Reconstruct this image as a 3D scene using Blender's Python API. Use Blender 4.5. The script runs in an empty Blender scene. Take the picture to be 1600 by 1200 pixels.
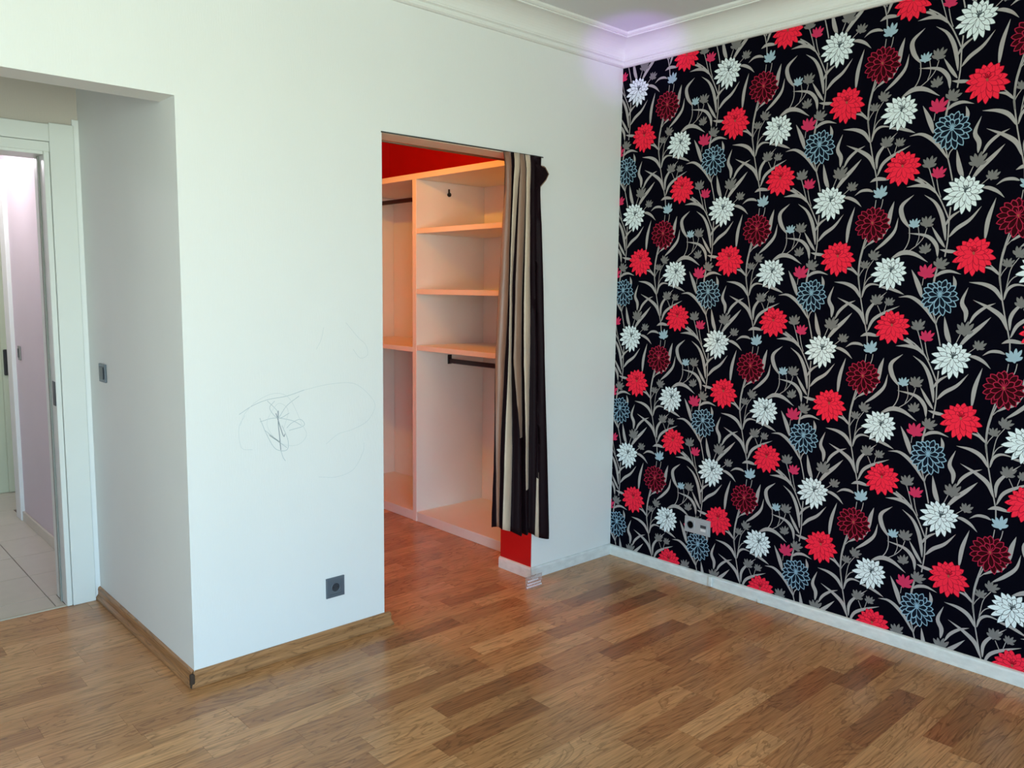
import bpy, bmesh, math, random
from mathutils import Vector, Matrix, noise
random.seed(11)
S = bpy.context.scene
COL = S.collection

# ------------------------------------------------------------------ camera
cam_data = bpy.data.cameras.new('camera')
cam = bpy.data.objects.new('camera', cam_data); COL.objects.link(cam)
RT = Vector((0.73669282, -0.67610909, 0.01265672)); UP = Vector((0.06972089, 0.09455863, 0.99307485))
FW = Vector((0.67262374, 0.73070867, -0.1167996))
CAM = Vector((-3.42843, -2.89093, 1.47874))
M = Matrix((RT, UP, -FW)).transposed().to_4x4(); M.translation = CAM
cam.matrix_world = M
cam_data.sensor_fit = 'HORIZONTAL'; cam_data.sensor_width = 36.0
cam_data.lens = 1270.1 / 1600 * 36.0
cam_data.clip_start = 0.02
S.camera = cam

# ------------------------------------------------------------------ light
w = bpy.data.worlds.new('daylight'); S.world = w; w.use_nodes = True
wn = w.node_tree.nodes; wl = w.node_tree.links; wn.clear()
wo = wn.new('ShaderNodeOutputWorld'); wb = wn.new('ShaderNodeBackground')
tc = wn.new('ShaderNodeTexCoord'); sx = wn.new('ShaderNodeSeparateXYZ'); cr = wn.new('ShaderNodeValToRGB')
mr = wn.new('ShaderNodeMapRange'); mr.inputs['From Min'].default_value = -1; mr.inputs['From Max'].default_value = 1
wl.new(tc.outputs['Generated'], sx.inputs[0]); wl.new(sx.outputs['Z'], mr.inputs['Value'])
wl.new(mr.outputs[0], cr.inputs[0]); wl.new(cr.outputs[0], wb.inputs[0]); wl.new(wb.outputs[0], wo.inputs[0])
e = cr.color_ramp.elements
e[0].position = 0.0; e[0].color = (0.56, 0.66, 0.52, 1)
e[1].position = 1.0; e[1].color = (0.22, 0.48, 1.0, 1)
for pos, c in ((0.49, (0.68, 0.80, 0.70, 1)), (0.51, (0.76, 0.93, 1.0, 1)), (0.62, (0.34, 0.66, 1.0, 1))):
    k = e.new(pos); k.color = c
wb.inputs['Strength'].default_value = 20.0

def lamp(name, kind, loc, energy, color, **kw):
    d = bpy.data.lights.new(name, kind); d.energy = energy; d.color = color
    for k, v in kw.items(): setattr(d, k, v)
    o = bpy.data.objects.new(name, d); COL.objects.link(o); o.location = loc
    return o
# the big balcony window behind the camera: a portal guides the sky's light through it
WX0, WX1, WZ0, WZ1, FRONT = -5.2, -2.9, 0.12, 2.25, -5.0
pt = lamp('window_portal', 'AREA', ((WX0+WX1)/2, FRONT-0.16, (WZ0+WZ1)/2), 1, (1, 1, 1), shape='RECTANGLE', size=WX1-WX0, size_y=WZ1-WZ0)
pt.rotation_euler = (math.radians(90), 0, 0); pt.data.cycles.is_portal = True
lamp('closet_lamp', 'POINT', (-1.58, 0.85, 2.48), 42, (1.0, 0.47, 0.03), shadow_soft_size=0.035)
lamp('hall_lamp', 'POINT', (-2.75, 2.45, 2.25), 22, (1.0, 0.93, 1.0), shadow_soft_size=0.06)
v = lamp('violet_glow_helper', 'SPOT', (-0.75, -0.75, 2.2), 20, (0.50, 0.20, 1.0), shadow_soft_size=0.02, spot_size=math.radians(38), spot_blend=1.0)  # added spot that imitates a violet glow at the ceiling corner
v.rotation_euler = (Vector((-0.0, -0.06, 2.78)) - v.location).to_track_quat('-Z', 'Y').to_euler()

S.view_settings.view_transform = 'Standard'; S.view_settings.look = 'None'
S.view_settings.gamma = 1.0; S.view_settings.use_curve_mapping = False
S.view_settings.exposure = 0.0

# ------------------------------------------------------------------ helpers
def node_mat(name):
    m = bpy.data.materials.new(name); m.use_nodes = True
    return m, m.node_tree.nodes, m.node_tree.links, m.node_tree.nodes['Principled BSDF']

def mat(name, col, rough=0.5, metal=0.0, var=0.06, scale=12.0, stretch=(1, 1, 1), bump=0.0, bscale=None, spec=0.5, **kw):
    """Principled material whose colour varies a little with noise, and a fine noise bump."""
    m, N, L, b = node_mat(name)
    g = N.new('ShaderNodeNewGeometry'); mp = N.new('ShaderNodeMapping'); mp.inputs['Scale'].default_value = stretch
    L.new(g.outputs['Position'], mp.inputs[0])
    n = N.new('ShaderNodeTexNoise'); n.inputs['Scale'].default_value = scale; n.inputs['Detail'].default_value = 4
    L.new(mp.outputs[0], n.inputs['Vector'])
    mx = N.new('ShaderNodeMix'); mx.data_type = 'RGBA'
    mx.inputs['A'].default_value = (*[c*(1-var) for c in col], 1); mx.inputs['B'].default_value = (*[min(1, c*(1+var)) for c in col], 1)
    L.new(n.outputs['Fac'], mx.inputs['Factor']); L.new(mx.outputs['Result'], b.inputs['Base Color'])
    b.inputs['Roughness'].default_value = rough; b.inputs['Metallic'].default_value = metal
    b.inputs['Specular IOR Level'].default_value = spec
    if bump:
        n2 = N.new('ShaderNodeTexNoise'); n2.inputs['Scale'].default_value = bscale or scale*6; n2.inputs['Detail'].default_value = 3
        L.new(mp.outputs[0], n2.inputs['Vector'])
        bp = N.new('ShaderNodeBump'); bp.inputs['Strength'].default_value = bump; bp.inputs['Distance'].default_value = 0.002
        L.new(n2.outputs['Fac'], bp.inputs['Height']); L.new(bp.outputs[0], b.inputs['Normal'])
    for k, v in kw.items(): b.inputs[k].default_value = v
    return m

def box(bm, x0, x1, y0, y1, z0, z1, bev=0.0, seg=1):
    r = bmesh.ops.create_cube(bm, size=1)
    for q in r['verts']:
        q.co = Vector(((x0+x1)/2 + q.co.x*(x1-x0), (y0+y1)/2 + q.co.y*(y1-y0), (z0+z1)/2 + q.co.z*(z1-z0)))
    if bev:
        es = list({e for q in r['verts'] for e in q.link_edges})
        bmesh.ops.bevel(bm, geom=es, offset=bev, segments=seg, affect='EDGES', profile=0.5)
    return bm

def tube(bm, pts, r, n=12):
    pts = [Vector(p) for p in pts]; rings = []
    for i, p in enumerate(pts):
        a = pts[max(i-1, 0)]; b = pts[min(i+1, len(pts)-1)]; d = (b-a).normalized()
        s = d.orthogonal().normalized() if not rings else (side - d*side.dot(d)).normalized()
        side = s; t = d.cross(s)
        rr = r[i] if isinstance(r, (list, tuple)) else r
        rings.append([bm.verts.new(p + (s*math.cos(2*math.pi*k/n) + t*math.sin(2*math.pi*k/n))*rr) for k in range(n)])
    for A, B in zip(rings, rings[1:]):
        for k in range(n): bm.faces.new((A[k], A[(k+1) % n], B[(k+1) % n], B[k]))
    bm.faces.new(rings[0][::-1]); bm.faces.new(rings[-1])
    return bm

def prism(bm, poly, axis, a, b):
    """poly: 2D outline; axis 'y': poly is (x,z) extruded from y=a to y=b; 'x': (y,z); 'z': (x,y)"""
    f = {'y': lambda p, t: (p[0], t, p[1]), 'x': lambda p, t: (t, p[0], p[1]), 'z': lambda p, t: (p[0], p[1], t)}[axis]
    A = [bm.verts.new(f(p, a)) for p in poly]; B = [bm.verts.new(f(p, b)) for p in poly]
    n = len(poly)
    bm.faces.new(A[::-1]); bm.faces.new(B)
    for i in range(n): bm.faces.new((A[i], A[(i+1) % n], B[(i+1) % n], B[i]))
    bmesh.ops.recalc_face_normals(bm, faces=bm.faces)
    return bm

def obj(name, bm, m=None, parent=None, smooth=False, mats=None):
    me = bpy.data.meshes.new(name); bm.to_mesh(me); bm.free()
    for q in (mats or [m]): me.materials.append(q)
    if smooth:
        for p in me.polygons: p.use_smooth = True
    o = bpy.data.objects.new(name, me); COL.objects.link(o)
    if parent: o.parent = parent
    return o

def tag(o, label=None, cat=None, group=None, kind=None):
    if label: o['label'] = label
    if cat: o['category'] = cat
    if group: o['group'] = group
    if kind: o['kind'] = kind
    return o

def struct(name, bm, m, label, cat, parent=None, **kw):
    return tag(obj(name, bm, m, parent, **kw), label, cat, kind='structure')

def empty(name, loc, label, cat, kind=None):
    """an Empty at the thing's base; parts are modelled in world coordinates and keep them through the parent inverse"""
    o = bpy.data.objects.new(name, None); COL.objects.link(o); o.location = loc; o.empty_display_size = 0.05
    return tag(o, label, cat, kind=kind)

def part(name, bm, m, parent, label=None, smooth=False, mats=None):
    o = obj(name, bm, m, None, smooth, mats)
    if label: o['label'] = label
    p = parent; off = Vector((0, 0, 0))
    while p: off += p.location; p = p.parent
    me = o.data
    c = Vector([sum(v.co[i] for v in me.vertices)/len(me.vertices) for i in range(3)])
    for q in me.vertices: q.co -= c
    o.location = c - off; o.parent = parent
    return o
new = bmesh.new

# ------------------------------------------------------------------ materials
def wall_mat(name, col, rough=0.75, bump=0.35):
    m = mat(name, col, rough, var=0.025, scale=3.0, stretch=(1, 1, 0.6))
    N, L = m.node_tree.nodes, m.node_tree.links; b = N['Principled BSDF']
    g = N.new('ShaderNodeNewGeometry'); mp = N.new('ShaderNodeMapping'); mp.inputs['Scale'].default_value = (1, 1, 0.12)
    n = N.new('ShaderNodeTexNoise'); n.inputs['Scale'].default_value = 230; n.inputs['Detail'].default_value = 3
    bp = N.new('ShaderNodeBump'); bp.inputs['Strength'].default_value = bump; bp.inputs['Distance'].default_value = 0.0015
    L.new(g.outputs['Position'], mp.inputs[0]); L.new(mp.outputs[0], n.inputs['Vector']); L.new(n.outputs['Fac'], bp.inputs['Height']); L.new(bp.outputs[0], b.inputs['Normal'])
    return m
M_WALL = wall_mat('white textured wallpaper', (0.80, 0.81, 0.79))
M_CEIL = mat('ceiling paint', (0.74, 0.75, 0.76), 0.85, var=0.02, scale=2)
M_CORN = mat('cornice plaster', (0.82, 0.82, 0.79), 0.6, var=0.02, scale=5)
M_RED = mat('red closet paint', (0.52, 0.003, 0.005), 0.55, var=0.08, scale=8, bump=0.2, bscale=150)
M_CREAM = mat('cream lintel paint', (0.90, 0.86, 0.70), 0.6)
M_PINK = mat('lilac pink hall paint', (0.60, 0.52, 0.55), 0.42, var=0.03, scale=4)
M_DOORW = mat('white lacquered casing', (0.74, 0.76, 0.72), 0.35, var=0.02, scale=5)
M_GREEN = mat('pale green door paint', (0.50, 0.55, 0.40), 0.45, var=0.04, scale=6)
M_SEAL = mat('grey rubber seal', (0.26, 0.27, 0.24), 0.6)
M_LAM = mat('white laminate board', (0.80, 0.76, 0.70), 0.42, var=0.03, scale=6)
M_EDGE = mat('light laminate edging', (0.86, 0.80, 0.70), 0.4, var=0.03, scale=9)
M_RAIL = mat('dark brown metal rail', (0.035, 0.018, 0.02), 0.35, 0.4)
M_BLACK = mat('black plastic', (0.012, 0.012, 0.013), 0.4)
M_BBW = mat('white marbled skirting', (0.72, 0.74, 0.72), 0.3, var=0.22, scale=22, stretch=(1, 1, 2))
M_SOCK = mat('slate grey plastic', (0.10, 0.125, 0.15), 0.38, var=0.05)
M_SOCKD = mat('dark grey plastic', (0.035, 0.045, 0.055), 0.35)
M_SILV = mat('silver grey plastic', (0.48, 0.52, 0.55), 0.3, 0.3)
M_TILE = mat('beige ceramic tile', (0.56, 0.51, 0.42), 0.3, var=0.07, scale=14, bump=0.1)
M_GROUT = mat('brown grout', (0.16, 0.13, 0.10), 0.9)
M_SUB = mat('dark floor underlay', (0.05, 0.03, 0.018), 0.9)
M_PVC = mat('white window plastic', (0.8, 0.8, 0.8), 0.3)
M_METAL = mat('dull steel', (0.45, 0.45, 0.44), 0.35, 0.9)

def wood_mat(name, dark, mid, light, rough, tone_attr=True, along='x'):
    m, N, L, b = node_mat(name)
    g = N.new('ShaderNodeNewGeometry')
    if tone_attr:
        at = N.new('ShaderNodeAttribute'); at.attribute_name = 'tone'
        sp = N.new('ShaderNodeSeparateColor'); L.new(at.outputs['Color'], sp.inputs[0])
        cb = N.new('ShaderNodeCombineXYZ')
        ms = N.new('ShaderNodeMath'); ms.operation = 'MULTIPLY'; ms.inputs[1].default_value = 37.0
        L.new(sp.outputs['Green'], ms.inputs[0]); L.new(ms.outputs[0], cb.inputs['Z']); L.new(ms.outputs[0], cb.inputs['X'])
        ad = N.new('ShaderNodeVectorMath'); L.new(g.outputs['Position'], ad.inputs[0]); L.new(cb.outputs[0], ad.inputs[1])
        src = ad.outputs[0]
    else: src = g.outputs['Position']
    mp = N.new('ShaderNodeMapping'); mp.inputs['Scale'].default_value = (0.16, 1, 1) if along == 'x' else (1, 0.16, 1)
    L.new(src, mp.inputs[0])
    n1 = N.new('ShaderNodeTexNoise'); n1.inputs['Scale'].default_value = 9; n1.inputs['Detail'].default_value = 5; n1.inputs['Distortion'].default_value = 1.4
    L.new(mp.outputs[0], n1.inputs['Vector'])
    # growth rings: contour lines of a stretched noise
    mm = N.new('ShaderNodeMath'); mm.operation = 'MULTIPLY'; mm.inputs[1].default_value = 10.0; L.new(n1.outputs['Fac'], mm.inputs[0])
    fr = N.new('ShaderNodeMath'); fr.operation = 'FRACT'; L.new(mm.outputs[0], fr.inputs[0])
    mp2 = N.new('ShaderNodeMapping'); mp2.inputs['Scale'].default_value = (0.04, 1, 1) if along == 'x' else (1, 0.04, 1); L.new(src, mp2.inputs[0])
    n2 = N.new('ShaderNodeTexNoise'); n2.inputs['Scale'].default_value = 160; n2.inputs['Detail'].default_value = 3; L.new(mp2.outputs[0], n2.inputs['Vector'])
    r1 = N.new('ShaderNodeValToRGB'); L.new(fr.outputs[0], r1.inputs[0])
    r1.color_ramp.elements[0].position = 0.0; r1.color_ramp.elements[0].color = (0.50, 0.48, 0.46, 1)
    r1.color_ramp.elements[1].position = 0.30; r1.color_ramp.elements[1].color = (1, 1, 1, 1)
    k = r1.color_ramp.elements.new(0.93); k.color = (0.96, 0.96, 0.96, 1)
    k = r1.color_ramp.elements.new(1.0); k.color = (0.50, 0.48, 0.46, 1)
    r2 = N.new('ShaderNodeMapRange'); r2.inputs['From Min'].default_value = 0.3; r2.inputs['From Max'].default_value = 0.7
    r2.inputs['To Min'].default_value = 0.72; r2.inputs['To Max'].default_value = 1.18; L.new(n2.outputs['Fac'], r2.inputs['Value'])
    ramp = N.new('ShaderNodeValToRGB'); ce = ramp.color_ramp.elements
    ce[0].color = (*dark, 1); ce[1].color = (*light, 1); k = ce.new(0.5); k.color = (*mid, 1)
    if tone_attr: L.new(sp.outputs['Red'], ramp.inputs[0])
    else: ramp.inputs[0].default_value = 0.5
    m1 = N.new('ShaderNodeMix'); m1.data_type = 'RGBA'; m1.blend_type = 'MULTIPLY'; m1.inputs['Factor'].default_value = 0.8
    L.new(ramp.outputs[0], m1.inputs['A']); L.new(r1.outputs[0], m1.inputs['B'])
    m2 = N.new('ShaderNodeVectorMath'); m2.operation = 'SCALE'; L.new(m1.outputs['Result'], m2.inputs[0]); L.new(r2.outputs[0], m2.inputs['Scale'])
    L.new(m2.outputs[0], b.inputs['Base Color'])
    b.inputs['Roughness'].default_value = rough
    bp = N.new('ShaderNodeBump'); bp.inputs['Strength'].default_value = 0.12; bp.inputs['Distance'].default_value = 0.0008
    L.new(n2.outputs['Fac'], bp.inputs['Height']); L.new(bp.outputs[0], b.inputs['Normal'])
    return m
M_PLANK = wood_mat('oak laminate', (0.30, 0.115, 0.042), (0.53, 0.255, 0.100), (0.69, 0.375, 0.165), 0.27)
M_BBO = wood_mat('oak skirting along x', (0.3, 0.15, 0.06), (0.40, 0.195, 0.078), (0.5, 0.3, 0.12), 0.4, False)
M_BBOY = wood_mat('oak skirting along y', (0.3, 0.15, 0.06), (0.40, 0.195, 0.078), (0.5, 0.3, 0.12), 0.4, False, 'y')

# ------------------------------------------------------------------ dimensions (metres; room corner at the origin)
CEIL = 2.76; HM = 2.635            # ceiling, lower edge of the cornice
XL, T = -5.4, 0.14                 # left room wall, thickness of the white wall
NX = -2.346                        # outer corner of the niche
OX0, OX1, OH = -1.511, -0.6163, 2.11
NH = 2.117                         # underside of the beam over the niche
DY = 1.145                         # door wall of the niche

# ------------------------------------------------------------------ room shell
b = new(); prism(b, [(XL, 0), (-3.45, 0), (-3.45, NH), (NX, NH), (NX, 0), (OX0, 0), (OX0, OH), (OX1, OH), (OX1, 0), (0, 0), (0, CEIL+.04), (XL, CEIL+.04)], 'y', 0, T)
wall_back = struct('wall_back', b, M_WALL, 'white textured wall with the closet opening and the niche opening cut in it', 'wall')
b = new(); box(b, 0, 0.12, FRONT, 0.0, 0, CEIL+.04)
M_WPB = mat('black wallpaper ground', (0.0020, 0.0020, 0.0055), 0.85, var=.15, scale=200, spec=0.02)
wall_right = struct('wall_right', b, M_WPB, 'feature wall in black wallpaper with red and white flowers', 'wall')
b = new(); box(b, XL-.12, XL, FRONT, 1.3, 0, CEIL+.04)
struct('wall_left', b, M_WALL, 'plain white left wall outside the picture', 'wall')
b = new()
b2 = new()
A = [(XL-.12, -.02), (.12, -.02), (.12, CEIL+.04), (XL-.12, CEIL+.04)]; H = [(WX0, WZ0), (WX1, WZ0), (WX1, WZ1), (WX0, WZ1)]
va = {}
def ring(pts, y): return [b2.verts.new((p[0], y, p[1])) for p in pts]
oa, ia, ob, ib = ring(A, FRONT-.14), ring(H, FRONT-.14), ring(A, FRONT), ring(H, FRONT)
for i in range(4):
    j = (i+1) % 4
    b2.faces.new((oa[i], oa[j], ia[j], ia[i])); b2.faces.new((ob[j], ob[i], ib[i], ib[j]))
    b2.faces.new((ia[i], ia[j], ib[j], ib[i])); b2.faces.new((oa[j], oa[i], ob[i], ob[j]))
bmesh.ops.recalc_face_normals(b2, faces=b2.faces); b.free()
struct('wall_front', b2, M_WALL, 'plain white wall with the balcony window behind the camera', 'wall')
b = new(); box(b, XL, 0, FRONT, 0, CEIL, CEIL+.04)
struct('ceiling', b, M_CEIL, 'flat pale grey ceiling of the room', 'ceiling')
# window frame behind the camera
win = empty('window_1', ((WX0+WX1)/2, FRONT-.07, WZ0), 'white plastic balcony window behind the camera', 'window', 'structure')
for x0, x1, z0, z1 in ((WX0, WX0+.06, WZ0, WZ1), (WX1-.06, WX1, WZ0, WZ1), (WX0+.06, WX1-.06, WZ0, WZ0+.06), (WX0+.06, WX1-.06, WZ1-.06, WZ1), ((WX0+WX1)/2-.05, (WX0+WX1)/2+.05, WZ0+.06, WZ1-.06)):
    b = new(); box(b, x0, x1, FRONT-.10, FRONT-.04, z0, z1, .004); part('window_frame', b, M_PVC, win)

# niche
b = new(); box(b, NX, -2.31, T, DY+.14, 0, NH+.6)
struct('wall_niche_right', b, M_WALL, 'white side wall of the niche with the light switch', 'wall')
b = new(); box(b, -3.57, -3.45, T, DY+.14, 0, NH+.6)
struct('wall_niche_left', b, M_WALL, 'white left side wall of the niche outside the picture', 'wall')
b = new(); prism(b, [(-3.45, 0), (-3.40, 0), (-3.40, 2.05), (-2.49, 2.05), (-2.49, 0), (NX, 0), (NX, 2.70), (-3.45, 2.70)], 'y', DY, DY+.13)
struct('wall_niche_back', b, wall_mat('beige wall with painted shade', (.58, .52, .45)), 'end wall of the niche around the hall doorway, shade put into its beige', 'wall')  # beige tint also darkens the wall in place of the beam's shade
b = new(); box(b, -3.57, NX+.03, T, DY+.14, 2.62, 2.66)
struct('ceiling_niche', b, M_CEIL, 'shaded ceiling of the niche above the doorway', 'ceiling')

# door frame to the hall
door = empty('door_1', (-2.94, DY, 0), 'white door frame with flat casing boards at the end of the niche', 'door frame', 'structure')
b = new(); box(b, -2.467, -2.370, DY-.025, DY, 0, 2.163, .002); part('casing_board', b, M_DOORW, door)
b = new(); box(b, -3.51, -3.423, DY-.025, DY, 0, 2.163, .002); part('casing_board', b, M_DOORW, door)
b = new(); box(b, -3.423, -2.4675, DY-.025, DY, 2.083, 2.157, .002); part('casing_board', b, M_DOORW, door)
b = new(); box(b, -3.423, -2.4675, DY-.019, DY, 2.040, 2.0815, .002); part('casing_strip', b, M_DOORW, door)
b = new(); box(b, -2.491, -2.4685, DY-.018, DY+.16, 0, 2.040, .002); part('door_lining', b, M_DOORW, door)
b = new(); box(b, -3.423, -3.400, DY-.018, DY+.16, 0, 2.040, .002); part('door_lining', b, M_DOORW, door)
b = new(); box(b, -3.40, -2.4915, DY-.010, DY+.16, 2.028, 2.050, .001); part('door_lining', b, M_DOORW, door)
b = new(); box(b, -2.4985, -2.4915, DY+.06, DY+.080, 0, 2.027, .002); part('rubber_seal', b, M_SEAL, door, 'dark rubber seal of the door frame')
b = new(); box(b, -2.4940, -2.4912, DY-.012, DY+.028, 0.93, 1.04, .0008); part('strike_plate', b, M_SOCKD, door, 'dark lock strike plate')
b = new(); box(b, NX-.026, NX, DY-.012, DY, 0, 2.19, .001); struct('trim_3', b, M_WALL, 'thin white filler strip between the door casing and the niche side wall', 'trim')

# closet room behind the white wall
b = new(); box(b, OX1, 0.12, T, 0.235, 0, 2.70)
struct('wall_closet_front', b, M_RED, 'red return wall beside the shelving, inside the closet', 'wall')
b = new(); box(b, OX1-.003, OX1+.001, 0.003, 0.235, 0, OH-.001)
struct('trim_4', b, M_RED, 'red painted side of the closet opening under the curtain', 'trim')
b = new(); box(b, OX0, OX1-.003, 0.004, T+.002, OH-.003, OH+.001)
struct('trim_5', b, M_CREAM, 'cream painted underside above the closet opening', 'trim')
b = new(); box(b, OX0-.001, OX0+.002, 0.003, T, 0, OH-.003)
struct('trim_6', b, M_CREAM, 'left edge of the closet opening', 'trim')
b = new(); box(b, -2.30, -2.245, T, 2.40, 0, 2.70)
struct('wall_closet_left', b, M_RED, 'red left wall of the closet', 'wall')
b = new(); box(b, -2.245, 0.22, 2.36, 2.46, 0, 2.70)
struct('wall_closet_back', b, M_RED, 'red far wall of the closet above the shelving', 'wall')
b = new(); box(b, 0.12, 0.22, T, 2.36, 0, 2.70)
struct('wall_closet_right', b, M_RED, 'red wall behind the closet shelving', 'wall')
b = new(); box(b, -2.31, 0.22, T, 2.46, 2.70, 2.74)
struct('ceiling_closet', b, M_RED, 'unseen closet ceiling, made red to dim and redden the lamp bounce', 'ceiling')  # out of view; coloured red so the lamp's bounce stays dim and red
b = new(); box(b, -2.245, OX0-.002, T, T+.004, 0, 2.70)
struct('wall_closet_inside', b, M_RED, 'red inner face of the white wall inside the closet', 'wall')

# hall beyond the doorway
b = new(); box(b, -2.31, -2.301, DY+.14, 2.93, 0, 2.70)
struct('wall_hall_right', b, M_PINK, 'lilac pink wall of the hall seen through the doorway', 'wall')
b = new(); box(b, -3.72, -3.60, DY+.14, 3.78, 0, 2.70)
struct('wall_hall_left', b, M_PINK, 'left wall of the hall outside the picture', 'wall')
b = new(); prism(b, [(-3.60, 0), (-3.02, 0), (-3.02, 2.12), (-2.185, 2.12), (-2.185, 0), (-1.95, 0), (-1.95, 2.70), (-3.60, 2.70)], 'y', 3.66, 3.78)
struct('wall_hall_back', b, M_WALL, 'pale far wall of the hall around the green door', 'wall')
b = new(); box(b, -2.02, -1.95, 2.93, 3.66, 0, 2.70); b.free(); b = new(); prism(b, [(-2.30, 2.46), (-1.95, 2.46), (-1.95, 3.66), (-2.02, 3.66), (-2.02, 2.93), (-2.30, 2.93)], 'z', 0, 2.70)
struct('wall_hall_far', b, M_WALL, 'white wall past the post at the end of the pink wall', 'wall')
b = new(); box(b, -3.60, -1.95, DY+.14, 3.78, 2.70, 2.74)
struct('ceiling_hall', b, M_CEIL, 'white hall ceiling', 'ceiling')
b = new(); box(b, -2.332, -2.300, 2.80, 2.93, 0, 2.20, .004)
struct('trim_7', b, M_DOORW, 'white upright post at the far end of the pink hall wall', 'trim')
b = new(); box(b, -2.324, -2.31, DY+.15, 2.80, 0, 0.062, .003)
struct('baseboard_hall', b, M_TILE, 'beige tiled skirting at the foot of the pink hall wall', 'baseboard')
d2 = empty('door_2', (-2.6, 3.64, 0), 'pale green panelled door at the far end of the hall', 'door', 'structure')
b = new(); box(b, -3.015, -2.19, 3.645, 3.68, 0.001, 2.115, .003); part('door_leaf', b, M_GREEN, d2)
b = new(); box(b, -2.235, -2.192, 3.622, 3.645, 0.005, 2.115, .003); part('stile', b, M_GREEN, d2)
b = new(); box(b, -2.60, -2.56, 3.630, 3.645, 0.05, 2.0, .003); part('moulding_strip', b, M_GREEN, d2)
b = new(); box(b, -2.226, -2.199, 3.600, 3.622, 0.835, 1.015, .006, 2); part('handle', b, M_BLACK, d2, 'long black door handle plate')
ts = empty('hall_switch', (-2.31, 2.68, 1.02), 'small dark switch on the pink hall wall beside the post', 'light switch')
b = new(); box(b, -2.319, -2.3102, 2.655, 2.70, 1.015, 1.10, .002); part('plate', b, M_SEAL, ts)
b = new(); box(b, -2.323, -2.319, 2.665, 2.69, 1.03, 1.085, .001); part('rocker', b, M_SOCKD, ts)

# ------------------------------------------------------------------ cornice
prof = [(0, 2.635), (.012, 2.635), (.020, 2.641), (.020, 2.649), (.013, 2.653), (.013, 2.659), (.024, 2.664), (.024, 2.670)]
for i in range(11):
    a = i/10*math.pi/2; prof.append((.026 + .094*(1-math.cos(a)), 2.672 + .070*math.sin(a)))
prof += [(.124, 2.738), (.132, 2.738), (.132, 2.744), (.139, 2.744), (.148, 2.750), (.148, CEIL), (0, CEIL)]
def sweep(bm, f0, f1):
    A = [bm.verts.new(f0(*p)) for p in prof]; B = [bm.verts.new(f1(*p)) for p in prof]; n = len(prof)
    bm.faces.new(A); bm.faces.new(B[::-1])
    for i in range(n): bm.faces.new((A[i], A[(i+1) % n], B[(i+1) % n], B[i]))
    bmesh.ops.recalc_face_normals(bm, faces=bm.faces); return bm
g = .0
struct('trim_1', sweep(new(), lambda w, z: (XL+w, -w, z), lambda w, z: (-w, -w, z)), M_CORN, 'white coved cornice along the top of the white wall', 'cornice')
struct('trim_2', sweep(new(), lambda w, z: (-w, -w, z), lambda w, z: (-w, FRONT+w, z)), M_CORN, 'white coved cornice above the flowered wall', 'cornice')
struct('trim_8', sweep(new(), lambda w, z: (XL+w, FRONT+w, z), lambda w, z: (XL+w, -w, z)), M_CORN, 'white coved cornice on the left wall outside the picture', 'cornice')
struct('trim_9', sweep(new(), lambda w, z: (-w, FRONT+w, z), lambda w, z: (XL+w, FRONT+w, z)), M_CORN, 'white coved cornice on the window wall behind the camera', 'cornice')

# ------------------------------------------------------------------ skirting boards
bp_ = [(0, .001), (.022, .001), (.022, .010), (.018, .016), (.0125, .024), (.0115, .036), (.0125, .046), (.010, .056), (.004, .060), (0, .060)]
def skirt(name, prof_, f0, f1, m, label, parent=None):
    global prof
    keep = prof; prof = prof_; b = sweep(new(), f0, f1); prof = keep
    return struct(name, b, m, label, 'baseboard')
skirt('baseboard_back', bp_, lambda w, z: (NX-w+.004, -w, z), lambda w, z: (OX0+.018+w*.8, -w, z), M_BBO, 'oak skirting under the scribbled white wall left of the closet opening')
skirt('baseboard_niche', bp_, lambda w, z: (NX-w, .003-w*.6, z), lambda w, z: (NX-w, DY-.012, z), M_BBOY, 'oak skirting at the foot of the niche side wall')
b = new(); box(b, NX-.020, NX-.004, -.018, -.0005, .001, .052, .003)  # dark block colours in the shade of the gap between the skirtings
o = obj('joint_shade_block', b, M_SUB); tag(o, 'dark block put in for the shade of the open joint where the two oak skirtings meet at the outer corner', 'gap filler')
wp = [(0, .001), (.013, .001), (.013, .050), (.009, .058), (.003, .060), (0, .060)]
skirt('baseboard_back.001', wp, lambda w, z: (OX1-w, -w, z), lambda w, z: (-w, -w, z), M_BBW, 'greyish white skirting below the wall strip right of the curtain')
skirt('baseboard_jamb', wp, lambda w, z: (OX1-.003-w, -w, z), lambda w, z: (OX1-.003-w, .235, z), M_BBW, 'short white skirting under the red side of the closet opening')
bbr = skirt('baseboard_right', [(0, .001), (.016, .001), (.016, .046), (.012, .054), (.004, .057), (0, .057)], lambda w, z: (-w, -w*.9, z), lambda w, z: (-w, FRONT, z), M_BBW, 'white skirting along the foot of the flowered wall')
b = new(); box(b, -.030, -.016, -.690, -.668, .006, .058, .003); part('joint_clip', b, M_BBW, bbr, 'small white clip covering a skirting joint')
b = new(); box(b, -.026, -.016, -.965, -.940, .002, .020, .003); part('joint_clip', b, M_BBW, bbr)

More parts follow.
